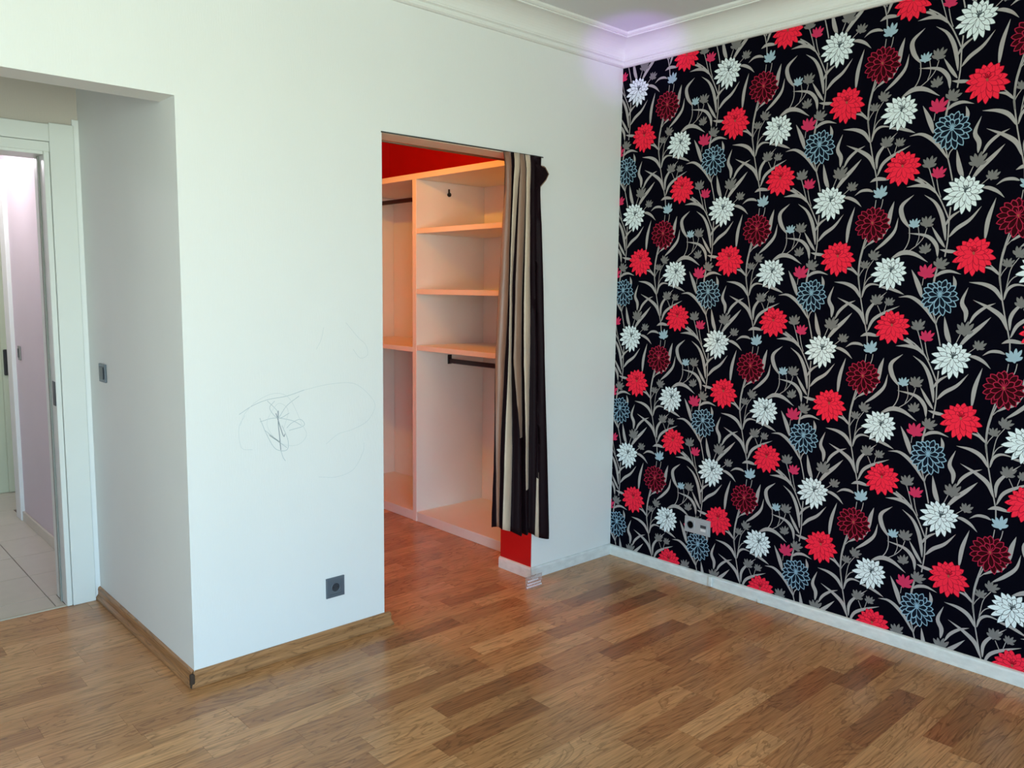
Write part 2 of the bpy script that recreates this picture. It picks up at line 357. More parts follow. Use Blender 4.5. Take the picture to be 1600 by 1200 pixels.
# ------------------------------------------------------------------ laminate floor
b = new(); box(b, XL-.12, .2, FRONT, DY-.01, -.05, -.009); box(b, -2.3, .2, DY-.01, 2.46, -.05, -.009)
bmesh.ops.remove_doubles(b, verts=b.verts, dist=1e-5)
floor = struct('floor', b, M_SUB, 'laminate floor of oak coloured strips running along the white wall', 'floor')
PW = 0.0955; Y00 = -0.123
def row_of(y): return math.floor((Y00 - y)/PW)          # row r spans Y00-(r+1)PW .. Y00-r*PW
fixed = {}
def fix(y, x0, x1, t): fixed.setdefault(row_of(y), []).append((x0, x1, t))
for y, x0, x1, t in ((-.735, -1.78, -1.25, .08), (-.93, -1.92, -1.467, .10), (-1.60, -.52, -.165, .05), (-1.50, -.86, -.42, .14), (-1.80, -.87, -.375, .10),
                     (-1.99, -.652, -.12, .12), (-.55, -1.93, -1.42, .20), (-.17, -2.606, -2.12, .33), (-.34, -.73, -.27, .12), (-.60, -.66, -.26, .05),
                     (-.82, -1.0, -.49, .08), (-.17, -1.72, -1.24, .12), (-.56, -1.03, -.66, .22), (-1.31, -1.44, -.98, .30), (.05, -1.16, -.80, .2),
                     (-1.02, -.88, -.40, .22), (-.46, -1.37, -.95, .95), (-1.41, -1.24, -.79, .92), (-.26, -2.60, -2.33, .75), (-.07, -2.62, -2.0, .5),
                     (-.65, -1.62, -1.2, .62), (-1.12, -2.1, -1.6, .5), (-1.70, -1.2, -.75, .35), (-1.89, -.50, -.05, .45)):
    fix(y, x0, x1, t)
def visible_px(x0, x1, y0, y1):
    pts = []
    for x in (x0, (x0+x1)/2, x1):
        for y in (y0, y1):
            d = Vector((x, y, 0)) - CAM; c = d.dot(FW)
            if c < .1: return 0
            pts.append((800 + 1270.1*d.dot(RT)/c, 600 - 1270.1*d.dot(UP)/c))
    if not any(-5 < p[0] < 1605 and -5 < p[1] < 1205 for p in pts): return 0
    if y0 > 0.08 and x1 > -2.31 and not any(590 < p[0] < 800 for p in pts): return 0
    a = [max(0, min(1600, p[0])) for p in pts]; c = [max(0, min(1200, p[1])) for p in pts]
    return (max(a)-min(a))*(max(c)-min(c))
planks = []
rr = random.Random(5)
r = row_of(2.33)
while Y00 - (r+1)*PW > FRONT - .02:
    y1 = Y00 - r*PW; y0 = y1 - PW
    if y0 > -.03:
        spans = [(-2.30, .0)] if y0 > DY-.012 else [(-3.45, .0)]
    else: spans = [(XL, .0)]
    y1c = y1
    if y0 < DY-.012 < y1:
        spans = [(-3.45, -2.30), (-2.30, .0)]
    for si, (sx0, sx1) in enumerate(spans):
        yy1 = min(y1, DY-.012) if (len(spans) == 2 and si == 0) else y1
        yy0 = y0
        fx = sorted([f for f in fixed.get(r, []) if f[0] >= sx0 and f[1] <= sx1+.001])
        x = sx0; segs = []
        prev = .5
        def fill(a, c):
            global prev
            while c - a > .01:
                ln = rr.uniform(.26, .62)
                if c - a - ln < .18: ln = c - a
                t = rr.choice((.42, .5, .55, .6, .66, .72, .8, .38, .5, .3))
                t = min(1, max(0, t + rr.uniform(-.05, .05)))
                segs.append((a, a+ln, t)); a += ln
        for f in fx:
            fill(x, f[0]); segs.append(f); x = f[1]
        fill(x, sx1)
        for a, c, t in segs: planks.append((visible_px(a, c, yy0, yy1), a, c, yy0, yy1, t, rr.random()))
    r += 1
planks.sort(key=lambda p: -p[0])
def plank_bm(bm, a, c, y0, y1, t, s, lay):
    g_ = .00035
    n0 = len(bm.verts)
    r_ = bmesh.ops.create_cube(bm, size=1)
    for q in r_['verts']:
        q.co = Vector(((a+c)/2 + q.co.x*(c-a-2*g_), (y0+y1)/2 + q.co.y*(y1-y0-2*g_), -.004 + q.co.z*.008))
    for fce in {f for q in r_['verts'] for f in q.link_faces}:
        for l in fce.loops: l[lay] = (t, s, 0, 1)
rest = new(); rl = rest.loops.layers.float_color.new('tone')
for i, (px, a, c, y0, y1, t, s) in enumerate(planks):
    if i < 295 and px > 0:
        b = new(); la = b.loops.layers.float_color.new('tone'); plank_bm(b, a, c, y0, y1, t, s, la)
        part('plank', b, M_PLANK, floor)
    else: plank_bm(rest, a, c, y0, y1, t, s, rl)
o = part('plank_field', rest, M_PLANK, floor); o['kind'] = 'stuff'

# hall tiles
b = new(); box(b, -3.60, -1.95, DY-.006, 3.85, -.05, -.004)
fh = struct('floor_hall', b, M_GROUT, 'beige tiled floor of the hall', 'floor')
TX, TY, TS = -2.530, 1.322, .3605
for i in range(-3, 3):
    for j in range(-1, 7):
        x0, x1 = TX + i*TS, TX + (i+1)*TS; y0, y1 = TY + j*TS, TY + (j+1)*TS
        x0, x1, y0, y1 = max(x0, -3.60), min(x1, -1.95), max(y0, DY+.012), min(y1, 3.80)
        if y0 < DY+.14: x1 = min(x1, -2.4915); x0 = max(x0, -3.40)
        if y0 < 2.93: x1 = min(x1, -2.311)
        if x1-x0 < .02 or y1-y0 < .02: continue
        b = new(); box(b, x0+.0018, x1-.0018, y0+.0018, y1-.0018, -.004, .0005, .0008); part('tile', b, M_TILE, fh)
b = new(); box(b, -3.40, -2.4915, DY-.012, DY+.011, -.003, .004, .0015)
struct('trim_10', b, mat('light threshold strip', (.50, .46, .36), .45), 'narrow beige threshold strip between the laminate and the hall tiles', 'threshold')

TILE={'flowers': [('red', 1.2287, 1.6249, 0.0723), ('red', 1.4768, 1.3392, 0.0694), ('white', 1.4518, 1.5592, 0.0684), ('white', 1.7127, 1.2215, 0.0701), ('blue', 1.6542, 1.464, 0.0664), ('maroon', 1.3695, 1.1189, 0.0683)],
 'leaves': [([(1.3515, 1.0362), (1.3794, 1.0546), (1.4118, 1.0689), (1.4398, 1.1096)], 0.0123),
 ([(1.3844, 1.0133), (1.4273, 1.0491), (1.4619, 1.0905), (1.4736, 1.1442)], 0.0178),
 ([(1.4373, 1.1118), (1.4398, 1.1592), (1.4531, 1.211)], 0.0225),
 ([(1.3239, 1.5504), (1.2983, 1.5741), (1.261, 1.5839)], 0.0132),
 ([(1.3441, 1.4588), (1.3536, 1.4965), (1.3807, 1.5154), (1.4254, 1.5087)], 0.013),
 ([(1.4164, 1.504), (1.4535, 1.4997), (1.4905, 1.4863), (1.5172, 1.4739)], 0.0155),
 ([(1.3406, 1.454), (1.3128, 1.4962), (1.2725, 1.5173), (1.2199, 1.5243)], 0.02),
 ([(1.3668, 1.3415), (1.3435, 1.3926), (1.3028, 1.4248), (1.239, 1.457)], 0.0209),
 ([(1.2321, 1.365), (1.2501, 1.3994), (1.2829, 1.4291), (1.3184, 1.4465)], 0.0153),
 ([(1.7529, 1.3707), (1.7541, 1.4096), (1.7373, 1.4481), (1.7559, 1.5052)], 0.0224),
 ([(1.7359, 1.2696), (1.7688, 1.3151), (1.8093, 1.3558), (1.8434, 1.3933)], 0.0222),
 ([(1.7073, 1.2811), (1.691, 1.3242), (1.6773, 1.3906)], 0.0255),
 ([(1.7761, 1.2414), (1.8023, 1.2367), (1.8308, 1.2216), (1.8559, 1.1969)], 0.0171),
 ([(1.3642, 1.2556), (1.342, 1.2639), (1.3129, 1.2622), (1.2869, 1.2452)], 0.0144),
 ([(1.4251, 1.3001), (1.3776, 1.3062), (1.3487, 1.2952)], 0.0189),
 ([(1.3727, 1.3464), (1.3721, 1.3935), (1.3932, 1.4316), (1.4476, 1.4845)], 0.0168),
 ([(1.3769, 1.3183), (1.3974, 1.3662), (1.4418, 1.398), (1.5025, 1.4273)], 0.0167),
 ([(1.6177, 1.2281), (1.5854, 1.2577), (1.5453, 1.2666), (1.4985, 1.2637)], 0.0191),
 ([(1.5718, 1.2659), (1.5441, 1.2848), (1.5169, 1.2924)], 0.0137),
 ([(1.6601, 1.0466), (1.6525, 1.0956), (1.6382, 1.1485), (1.6113, 1.196), (1.5691, 1.2279)], 0.0198),
 ([(1.6522, 1.1001), (1.675, 1.136), (1.7147, 1.1641)], 0.0125),
 ([(1.672, 1.0592), (1.6991, 1.0913), (1.7423, 1.1223), (1.78, 1.1706)], 0.0184),
 ([(1.6599, 1.0194), (1.6337, 1.0573), (1.6059, 1.1032)], 0.0163),
 ([(1.6353, 0.9845), (1.627, 1.0292), (1.5897, 1.0663), (1.5152, 1.0808)], 0.0192),
 ([(1.5198, 1.1008), (1.4905, 1.1447), (1.4852, 1.1909), (1.529, 1.2311)], 0.026),
 ([(1.4552, 0.9799), (1.4999, 1.0028), (1.5456, 0.9965), (1.6002, 0.963)], 0.025),
 ([(1.7097, 1.0006), (1.6715, 1.0049), (1.6412, 1.0117)], 0.0162),
 ([(1.5865, 1.4629), (1.5755, 1.4985), (1.5601, 1.5342), (1.5399, 1.5745)], 0.0242),
 ([(1.6318, 1.5452), (1.6537, 1.5614), (1.6863, 1.5668), (1.7268, 1.5549)], 0.0165),
 ([(1.7039, 1.4909), (1.7066, 1.5213), (1.6989, 1.5494)], 0.0165),
 ([(1.6478, 1.3577), (1.6091, 1.4142), (1.5723, 1.4492), (1.5362, 1.4665), (1.4957, 1.4627)], 0.0188),
 ([(1.8005, 1.0426), (1.8068, 1.1199), (1.8278, 1.1985)], 0.0199)],
 'stems': [([(1.3501, 1.6993), (1.3343, 1.651), (1.3265, 1.5997), (1.3247, 1.5528), (1.3306, 1.5057), (1.3429, 1.4399), (1.3593, 1.3695), (1.3751, 1.3087), (1.3792, 1.2664)], 0.0071),
 ([(1.3783, 1.2209), (1.3761, 1.1969), (1.3735, 1.1776)], 0.0047),
 ([(1.4067, 1.2228), (1.4035, 1.1989), (1.3976, 1.1795)], 0.0047),
 ([(1.3447, 1.067), (1.333, 1.0197), (1.3239, 0.9698), (1.3226, 0.9109), (1.3285, 0.8723)], 0.0068),
 ([(1.3379, 1.0202), (1.3607, 1.0445), (1.3888, 1.057)], 0.0043),
 ([(1.3837, 1.6151), (1.3604, 1.576), (1.3518, 1.5246), (1.3456, 1.4729)], 0.0042),
 ([(1.3459, 1.5808), (1.3337, 1.5621), (1.3266, 1.5457)], 0.0042),
 ([(1.3239, 1.5504), (1.303, 1.5765), (1.2823, 1.5956)], 0.0057),
 ([(1.3447, 1.4635), (1.3506, 1.5059), (1.3675, 1.5387), (1.3946, 1.5549)], 0.0051),
 ([(1.7402, 1.3223), (1.7317, 1.3), (1.7248, 1.2821)], 0.0048),
 ([(1.6467, 1.3621), (1.6578, 1.3226), (1.6696, 1.2744)], 0.0075),
 ([(1.7976, 1.2735), (1.7734, 1.2524)], 0.003),
 ([(1.4121, 1.4274), (1.4202, 1.4113), (1.4282, 1.3953)], 0.0037),
 ([(1.4487, 1.4329), (1.445, 1.4189), (1.4414, 1.4049)], 0.0037),
 ([(1.5778, 1.3368), (1.5914, 1.2968), (1.608, 1.2436)], 0.005),
 ([(1.6117, 1.2844), (1.6208, 1.2444), (1.6315, 1.2136)], 0.0049),
 ([(1.5387, 1.2982), (1.571, 1.2772), (1.5965, 1.2538), (1.625, 1.2151), (1.6472, 1.1718), (1.6647, 1.1328)], 0.0076),
 ([(1.6703, 1.1737), (1.6681, 1.1152), (1.6686, 1.0476), (1.6624, 0.9833)], 0.0076),
 ([(1.5195, 1.1054), (1.5225, 1.0592), (1.5121, 1.0253), (1.4954, 1.0023)], 0.0056),
 ([(1.554, 1.1041), (1.5599, 1.0631), (1.5501, 1.0296)], 0.0037),
 ([(1.5884, 1.0983), (1.5769, 1.0603), (1.5523, 1.0299), (1.518, 1.0049)], 0.0046),
 ([(1.6379, 0.9344), (1.6333, 0.9062), (1.6296, 0.878)], 0.0055),
 ([(1.5878, 0.8997), (1.5853, 0.8714)], 0.0037),
 ([(1.6365, 1.5803), (1.6296, 1.5474), (1.6269, 1.5254)], 0.0062),
 ([(1.6477, 1.3599), (1.628, 1.3881), (1.6046, 1.4186)], 0.0071),
 ([(1.6729, 1.405), (1.6535, 1.3845), (1.6477, 1.3599)], 0.0062),
 ([(1.6332, 1.4038), (1.6409, 1.3841), (1.6468, 1.3599)], 0.0062)],
 'buds': [('grey', 1.3869, 1.6382, 0.0268, 60), ('grey', 1.3485, 1.5994, 0.0224, 80), ('grey', 1.7544, 1.3491, 0.0346, 90), ('grey', 1.8112, 1.2872, 0.0248, 75), ('lblue', 1.3928, 1.255, 0.032, 100), ('grey', 1.408, 1.4552, 0.0288, 80), ('grey', 1.4606, 1.447, 0.022, 75), ('grey', 1.5796, 1.3558, 0.0297, 90), ('pink', 1.6169, 1.3139, 0.0295, 80), ('lblue', 1.5382, 1.1211, 0.0239, 85), ('grey', 1.5878, 1.1257, 0.0291, 80), ('grey', 1.5849, 1.0197, 0.0256, 100), ('grey', 1.6511, 0.9614, 0.0298, 60), ('pink', 1.5989, 0.9314, 0.0367, 80)]}

# ------------------------------------------------------------------ wallpaper print (0.53 m wide, 0.64 m high repeat), thin ink shapes on the wall
cols = {'leaf': (.40, .37, .36), 'grey': (.20, .19, .185), 'lblue': (.36, .50, .58), 'pink': (.62, .035, .11),
        'red': (.97, .024, .060), 'redline': (.30, .004, .015), 'white': (.78, .86, .88), 'whiteline': (.05, .07, .08),
        'blueline': (.26, .42, .54), 'navy': (.004, .008, .018), 'maroonline': (.38, .016, .05), 'maroon': (.030, .0008, .003), 'gold': (.40, .10, .06)}
keys = list(cols); inks = [mat('wallpaper ink ' + k, c, .7, var=.06, scale=60, spec=.06) for k, c in cols.items()]
def bez(pts, n):
    """Catmull-Rom through pts"""
    P_ = [Vector(p) for p in pts]; P_ = [P_[0]*2-P_[1]] + P_ + [P_[-1]*2-P_[-2]]; out = []
    segs = len(P_)-3
    for i in range(n+1):
        t = i/n*segs; k = min(int(t), segs-1); t -= k; a, b_, c, d = P_[k:k+4]
        out.append(.5*((2*b_) + (c-a)*t + (2*a-5*b_+4*c-d)*t*t + (3*b_-a-3*c+d)*t**3))
    return out
polys = []                                     # (ink, depth, [(u,v)...])
def ribbon(ink, depth, pts, wf, n):
    c = bez(pts, n); L_, R_ = [], []
    for i, p in enumerate(c):
        d = (c[min(i+1, n)] - c[max(i-1, 0)]).normalized(); nn = Vector((-d.y, d.x)); w_ = wf(i/n)/2
        L_.append(p+nn*w_); R_.append(p-nn*w_)
    for i in range(n): polys.append((ink, depth, [L_[i], R_[i], R_[i+1], L_[i+1]]))
for pts, w_ in TILE['leaves']:
    w_ = min(w_, .024)*.74; LD = .00016 + 1.5e-6*TILE['leaves'].index((pts, [q for p_, q in TILE['leaves'] if p_ is pts][0]))
    ribbon('leaf', LD, pts, lambda t, w_=w_: w_*max(.03, math.sin(math.pi*min(1, t**.85*1.0))**.85 if t < .999 else .03) + .0018*(1-t), 14)
for pts, w_ in TILE['stems']:
    w_ = min(.0056, max(.0026, w_*.65))
    ribbon('leaf', .00010, pts, lambda t, w_=w_: w_, 10)
def petal(ink, depth, c, ang, r0, r1, w_, grow=0):
    d = Vector((math.cos(ang), math.sin(ang))); n_ = Vector((-d.y, d.x)); r0 -= grow; r1 += grow*1.4; w_ += grow*2
    tt = ((0, .18), (.25, .62), (.5, .95), (.68, 1.0), (.84, .70), (.94, .34))
    pts = [c + d*(r0+(r1-r0)*t) + n_*w_/2*k for t, k in tt] + [c + d*r1] + [c + d*(r0+(r1-r0)*t) - n_*w_/2*k for t, k in reversed(tt)]
    polys.append((ink, depth, pts))
fr = random.Random(3)
def edge_dist(off, ang, R):                     # distance from c+off to the circle of radius R along ang
    d = Vector((math.cos(ang), math.sin(ang))); bq = off.dot(d); return -bq + math.sqrt(max(0, bq*bq + R*R - off.dot(off)))
def flower(kind, u, v, R):
    c = Vector((u, v)); ln = {'red': 'redline', 'white': 'whiteline', 'blue': 'blueline', 'maroon': 'maroonline'}[kind]
    fi = {'red': 'red', 'white': 'white', 'blue': 'navy', 'maroon': 'maroon'}[kind]
    lw = R*{'red': .016, 'white': .022, 'blue': .038, 'maroon': .034}[kind]
    off = Vector((.08 if kind == 'white' else 0.0, .12))*R; dep = .0003; k = 0
    rings = ((15, 1.0, .30, .10), (13, .80, .27, .06), (9, .55, .22, .02)) if kind in ('red', 'white') else ((17, 1.0, .29, .26), (9, .66, .26, .10))
    if kind == 'white': rings = ((16, 1.02, .27, .10), (11, .74, .24, .06), (6, .42, .18, .02))
    for n_, rad, wd, rin in rings:
        ph = fr.uniform(0, 6)
        for i in range(n_):
            a = ph + 2*math.pi*i/n_ + fr.uniform(-.07, .07); q = edge_dist(off, a, R*rad*fr.uniform(.90, 1.05))
            k += 1; petal(ln, dep+k*8e-6, c+off, a, R*rin, q, R*wd*fr.uniform(.9, 1.1), lw)
            petal(fi, dep+k*8e-6+4e-6, c+off, a, R*rin, q, R*wd, 0 if kind in ('red', 'white') else -lw*.3)
    for i in range(5):
        k += 1; petal({'red': 'redline', 'white': 'whiteline', 'blue': 'blueline', 'maroon': 'maroonline'}[kind], dep+k*8e-6, c+off*1.4, math.pi/2+(i-2)*.42, -R*.04, R*(.34 if i % 2 else .27), R*.05)
    k += 1; petal({'red': 'gold', 'white': 'whiteline', 'blue': 'blueline', 'maroon': 'gold'}[kind], dep+k*8e-6, c+off, 1.9, -R*.08, R*.10, R*.12)
def bud(kind, u, v, R, ang):
    c = Vector((u, v)); a0 = math.radians(ang); d = Vector((math.cos(a0), math.sin(a0))); base = c - d*R*.75
    for i, da in enumerate((-1.15, 1.15, -.62, .62, -.22, .25)):
        petal(kind, .00024+i*1e-6, base, a0+da, 0, R*(1.0 if abs(da) > 1 else (1.4 if i % 2 else 1.55)), R*.40)
    petal(kind, .00026, base, a0+math.pi, -R*.6, R*.22, R*.42)
for f_ in TILE['flowers']: flower(*f_[:3], f_[3]*1.04)
for q in TILE['buds']: bud(*q)
b = new(); faces = []
for i in range(-4, 7):
    for j in range(-3, 3):
        du, dv = i*.537, j*.64
        for ink, depth, pts in polys:
            U = [p.x+du for p in pts]; V_ = [p.y+dv for p in pts]
            if max(U) < 0 or min(U) > 3.6 or max(V_) < .05 or min(V_) > HM+.01: continue
            f = b.faces.new([b.verts.new((-depth, -(p.x+du), p.y+dv)) for p in pts]); f.material_index = keys.index(ink)
for co, no in (((0, -.0005, 0), (0, 1, 0)), ((0, 0, HM+.004), (0, 0, 1)), ((0, 0, .05), (0, 0, -1))):
    bmesh.ops.bisect_plane(b, geom=list(b.verts)+list(b.edges)+list(b.faces), plane_co=co, plane_no=no, clear_outer=True)
o = part('wallpaper_print', b, None, wall_right, 'printed red, white, blue and maroon flowers with grey leaves', mats=inks); o['kind'] = 'stuff'

SCRIB = [(1, [(-2.148, 0.999), (-2.095, 1.027), (-2.035, 1.045), (-1.954, 1.053), (-1.88, 1.071)]),
 (1, [(-2.035, 1.041), (-1.996, 0.999), (-1.992, 0.97), (-1.955, 1.015), (-1.902, 1.049)]),
 (2, [(-1.991, 0.999), (-1.992, 0.951), (-1.988, 0.902), (-1.984, 0.844)]),
 (1, [(-2.067, 0.978), (-2.039, 0.908), (-2.005, 0.851), (-1.959, 0.841), (-1.953, 0.879), (-1.977, 0.94)]),
 (1, [(-2.067, 0.963), (-2.007, 0.972), (-1.935, 0.955), (-1.894, 0.931)]),
 (1, [(-1.957, 0.928), (-1.936, 0.945), (-1.899, 0.956), (-1.883, 0.93), (-1.947, 0.917)]),
 (0, [(-2.145, 0.957), (-2.124, 1.002), (-2.075, 1.044), (-2.005, 1.067), (-1.944, 1.043), (-1.894, 0.941), (-1.873, 0.889), (-1.916, 0.855), (-1.989, 0.874), (-2.038, 0.946), (-2.016, 1.001), (-1.985, 1.027), (-1.95, 0.995), (-1.972, 0.92)]),
 (1, [(-1.984, 0.844), (-1.975, 0.814), (-1.965, 0.798)]),
 (0, [(-2.125, 0.993), (-2.15, 0.949), (-2.142, 0.873), (-2.099, 0.859)]),
 (0, [(-1.88, 1.071), (-1.771, 1.086), (-1.658, 1.082), (-1.587, 1.034), (-1.552, 0.979), (-1.589, 0.92), (-1.66, 0.891), (-1.73, 0.878), (-1.786, 0.844)]),
 (0, [(-1.689, 1.333), (-1.632, 1.271), (-1.597, 1.24), (-1.586, 1.199), (-1.622, 1.185), (-1.656, 1.222)]),
 (0, [(-1.79, 1.315), (-1.802, 1.267), (-1.824, 1.229)]),
 (0, [(-1.822, 0.713), (-1.743, 0.701), (-1.662, 0.72), (-1.614, 0.787), (-1.607, 0.828)]),
 (2, [(-2.001, 0.99), (-1.973, 0.901), (-1.965, 0.905)]),
 (1, [(-2.048, 0.928), (-1.984, 0.873), (-2.029, 0.907), (-1.958, 0.85)]),
 (1, [(-2.005, 1.038), (-2.026, 1.011), (-1.992, 0.97), (-1.945, 0.985)])]

# ------------------------------------------------------------------ pencil scribble on the white wall
pm = {0: mat('faint pencil', (.64, .68, .68), .8), 1: mat('pencil', (.48, .54, .56), .8), 2: mat('dark pencil', (.26, .30, .33), .8)}
b = new(); sl = []
for k, (wt, pts) in enumerate(SCRIB):
    c = bez([(p[0], p[1]) for p in pts], 8*(len(pts)-1)); wd = (.0016, .0020, .0034)[wt]; n = len(c)-1; vs = []
    for i, p in enumerate(c):
        d = (c[min(i+1, n)]-c[max(i-1, 0)]).normalized(); nn = Vector((-d.y, d.x))*wd/2
        y = -.0004-.00002*k
        vs.append((b.verts.new((p.x+nn.x, y, p.y+nn.y)), b.verts.new((p.x-nn.x, y, p.y-nn.y))))
    for p, q in zip(vs, vs[1:]): f = b.faces.new((p[0], p[1], q[1], q[0])); f.material_index = wt
o = part('pencil_scribble', b, None, wall_back, 'faint grey pencil scribbles on the white wall', mats=[pm[0], pm[1], pm[2]]); o['kind'] = 'stuff'

# ------------------------------------------------------------------ closet shelving unit
UX0, UX1, UY0, UY1 = -.46, .085, .245, 2.275
u = empty('closet_shelving', (-.19, 1.25, 0), 'tall open shelving unit of white laminate boards inside the closet', 'shelving')
def brd(name, x0, x1, y0, y1, z0, z1, m=M_LAM, parent=u, label=None):
    b = new(); box(b, x0, x1, y0, y1, z0, z1, .0012); return part(name, b, m, parent, label)
brd('back_panel', UX1+.0005, UX1+.012, UY0, UY1, .03, 2.16)
brd('side_panel', UX0, UX1, UY0, UY0+.022, 0, 2.128)
brd('side_panel', UX0, UX1, UY1-.022, UY1, 0, 2.128)
DV0, DV1 = 1.214, 1.254
brd('divider', UX0, UX1, DV0, DV1, .0, 2.128)
top = brd('top_board', UX0, UX1, UY0, UY1, 2.1285, 2.163)
brd('shelf', UX0+.001, UX1, UY0+.0225, DV0-.0005, 1.803, 1.833)
brd('shelf', UX0+.001, UX1, UY0+.0225, DV0-.0005, 1.436, 1.466)
brd('shelf', UX0+.001, UX1, UY0+.0225, DV0-.0005, 1.090, 1.120)
brd('shelf', UX0+.001, UX1, DV1+.0005, UY1-.0225, 1.078, 1.108)
brd('bottom_board', UX0+.001, UX1, UY0+.0225, DV0-.0005, .038, .062)
brd('bottom_board', UX0+.001, UX1, DV1+.0005, UY1-.0225, .038, .062)
brd('plinth', UX0+.004, UX0+.022, UY0+.0225, DV0-.0005, .001, .0375)
brd('plinth', UX0+.004, UX0+.022, DV1+.0005, UY1-.0225, .001, .0375)
def rail(y0, y1, z):
    b = new(); box(b, -.208, -.192, y0, y1, z-.015, z+.015, .006, 2); rl_ = part('clothes_rail', b, M_RAIL, u, 'dark brown oval clothes rail')
    for ya, yb in ((y0-.0002, y0+.006), (y1-.006, y1+.0002)):
        b = new(); box(b, -.216, -.184, ya, yb, z-.020, z+.040, .002); part('rail_bracket', b, M_BLACK, rl_)
rail(UY0+.023, DV0-.001, 1.012); rail(DV1+.001, UY1-.023, 2.055)
b = new(); tube(b, [(-.209, DV0, 2.056), (-.209, DV0-.010, 2.056)], .013, 14); box(b, -.216, -.205, DV0-.009, DV0, 2.060, 2.090, .002)
part('rail_socket', b, M_BLACK, u, 'empty dark rail socket screwed to the divider')

# ------------------------------------------------------------------ curtain on its wire
b = new(); tube(b, [(OX0-.006, -.006, OH-.002), (OX0+.3, -.010, OH-.001), (-1.0, -.013, OH-.001), (-.64, -.012, OH+.001), (-.585, -.004, OH+.002)], .0028, 10)
wire = obj('curtain_wire', b, M_BLACK, smooth=True); tag(wire, 'thin black wire stretched along the top of the closet opening', 'curtain wire')
b = new(); tube(b, [(OX0+.004, .1475, OH-.007), (OX1+.004-.01, .1475, OH-.007)], .005, 12)
rod = obj('curtain_rod', b, mat('brown painted rod', (.16, .07, .035), .4), smooth=True); tag(rod, 'thin brown rod behind the head of the closet opening', 'rod')
LV = [(2.101, [-0.876, -0.876, -0.833, -0.809, -0.776, -0.774, -0.745, -0.738, -0.709, -0.690, -0.680, -0.642]),
      (1.938, [-0.877, -0.877, -0.834, -0.821, -0.793, -0.783, -0.742, -0.737, -0.714, -0.686, -0.680, -0.645]),
      (1.483, [-0.902, -0.902, -0.842, -0.835, -0.823, -0.799, -0.754, -0.74, -0.706, -0.669, -0.668, -0.614]),
      (1.137, [-0.919, -0.919, -0.862, -0.838, -0.821, -0.805, -0.753, -0.734, -0.699, -0.652, -0.650, -0.598]),
      (0.683, [-0.926, -0.914, -0.886, -0.855, -0.808, -0.748, -0.743, -0.716, -0.699, -0.637, -0.630, -0.569]),
      (0.247, [-0.938, -0.900, -0.888, -0.866, -0.814, -0.740, -0.734, -0.700, -0.692, -0.645, -0.616, -0.544])]
STR = ['dark', 'bronze', 'dark', 'cream', 'dark', 'taupe', 'dark', 'cream', 'dark', 'cream', 'dark']  # leftmost dark strip: unlit lower part of the bronze stripe, put in as colour
HEM = [.335, .330, .327, .322, .290, .262, .262, .258, .256, .236, .222, .205]
def satin(name, col, rough):
    m = mat(name, col, rough, var=.18, scale=9, stretch=(4, 4, .6), bump=.25, bscale=40, spec=.08 if 'dark' in name else .5)
    m.node_tree.nodes['Principled BSDF'].inputs['Sheen Weight'].default_value = 0.0 if 'dark' in name else .1
    return m
CM = {'dark': satin('dark aubergine satin', (.010, .004, .006), .55), 'bronze': satin('bronze satin', (.25, .115, .07), .42),
      'taupe': satin('taupe satin', (.25, .145, .095), .45), 'cream': satin('cream satin', (.54, .42, .31), .38)}
ck = list(CM); rows = 56; sub = 5
def lv(z, i):
    zs = [l[0] for l in LV]
    if z >= zs[0]: return LV[0][1][i]
    for a, c in zip(LV, LV[1:]):
        if z >= c[0]:
            t = (a[0]-z)/(a[0]-c[0]); return a[1][i]*(1-t)+c[1][i]*t
    return LV[-1][1][i]
b = new(); grid = []
fold = [.45, .4, .3, -.9, .6, -.7, .7, -.8, .8, .1, .1, -.4]
for rI in range(rows+1):
    t = rI/rows; row = []
    for i in range(12):
        z = 2.105*(1-t) + HEM[i]*t
        x = x0_ = lv(z, i); amp = .010 + .016*min(1, t*1.6)
        y = -.036 + fold[i]*amp + .004*math.sin(5*t + i*1.3)
        x += (y+.05)*(x-CAM.x)/(-.05-CAM.y)      # the widths were measured on the plane y = -0.05
        row.append((x, y, z, x0_))
    line = []
    for i in range(11):
        (xa, ya, za, wa), (xb, yb, zb, wb_) = row[i], row[i+1]; wdt = max(0, wb_-wa); dx = xb-xa
        bul = -.35*min(wdt, .05) if STR[i] != 'dark' or wdt > .04 else .1*wdt
        for s_ in range(sub):
            q = s_/sub; x = xa+dx*q; y = ya*(1-q)+yb*q + bul*math.sin(math.pi*q); z = za*(1-q)+zb*q
            nz = noise.noise(Vector((x*14, z*3.0, 2.0)))
            y += .004*nz*min(1, t*4) + .0016*noise.noise(Vector((x*60, z*16, 0)))
            pin = math.exp(-(t/.018)**2)*.010
            line.append(b.verts.new((x, min(-.008, y + pin), z)))
    line.append(b.verts.new(row[-1][:3])); grid.append(line)
for A_, B_ in zip(grid, grid[1:]):
    for k in range(len(A_)-1):
        f = b.faces.new((A_[k], B_[k], B_[k+1], A_[k+1])); sI = min(10, k//sub); zf = A_[k].co.z; thin = lv(zf, sI+1)-lv(zf, sI) < .013; f.material_index = ck.index('dark' if (sI == 9 and zf > .74) or (thin and zf < .95) else STR[sI]); f.smooth = True
cur = empty('curtain', (-.74, -.036, .2), 'long satin curtain with dark, bronze and cream stripes gathered at the closet opening', 'curtain')
cl = part('curtain_cloth', b, None, cur, mats=[CM[k] for k in ck])
sm = cl.modifiers.new('thickness', 'SOLIDIFY'); sm.thickness = .0016; sm.offset = 1
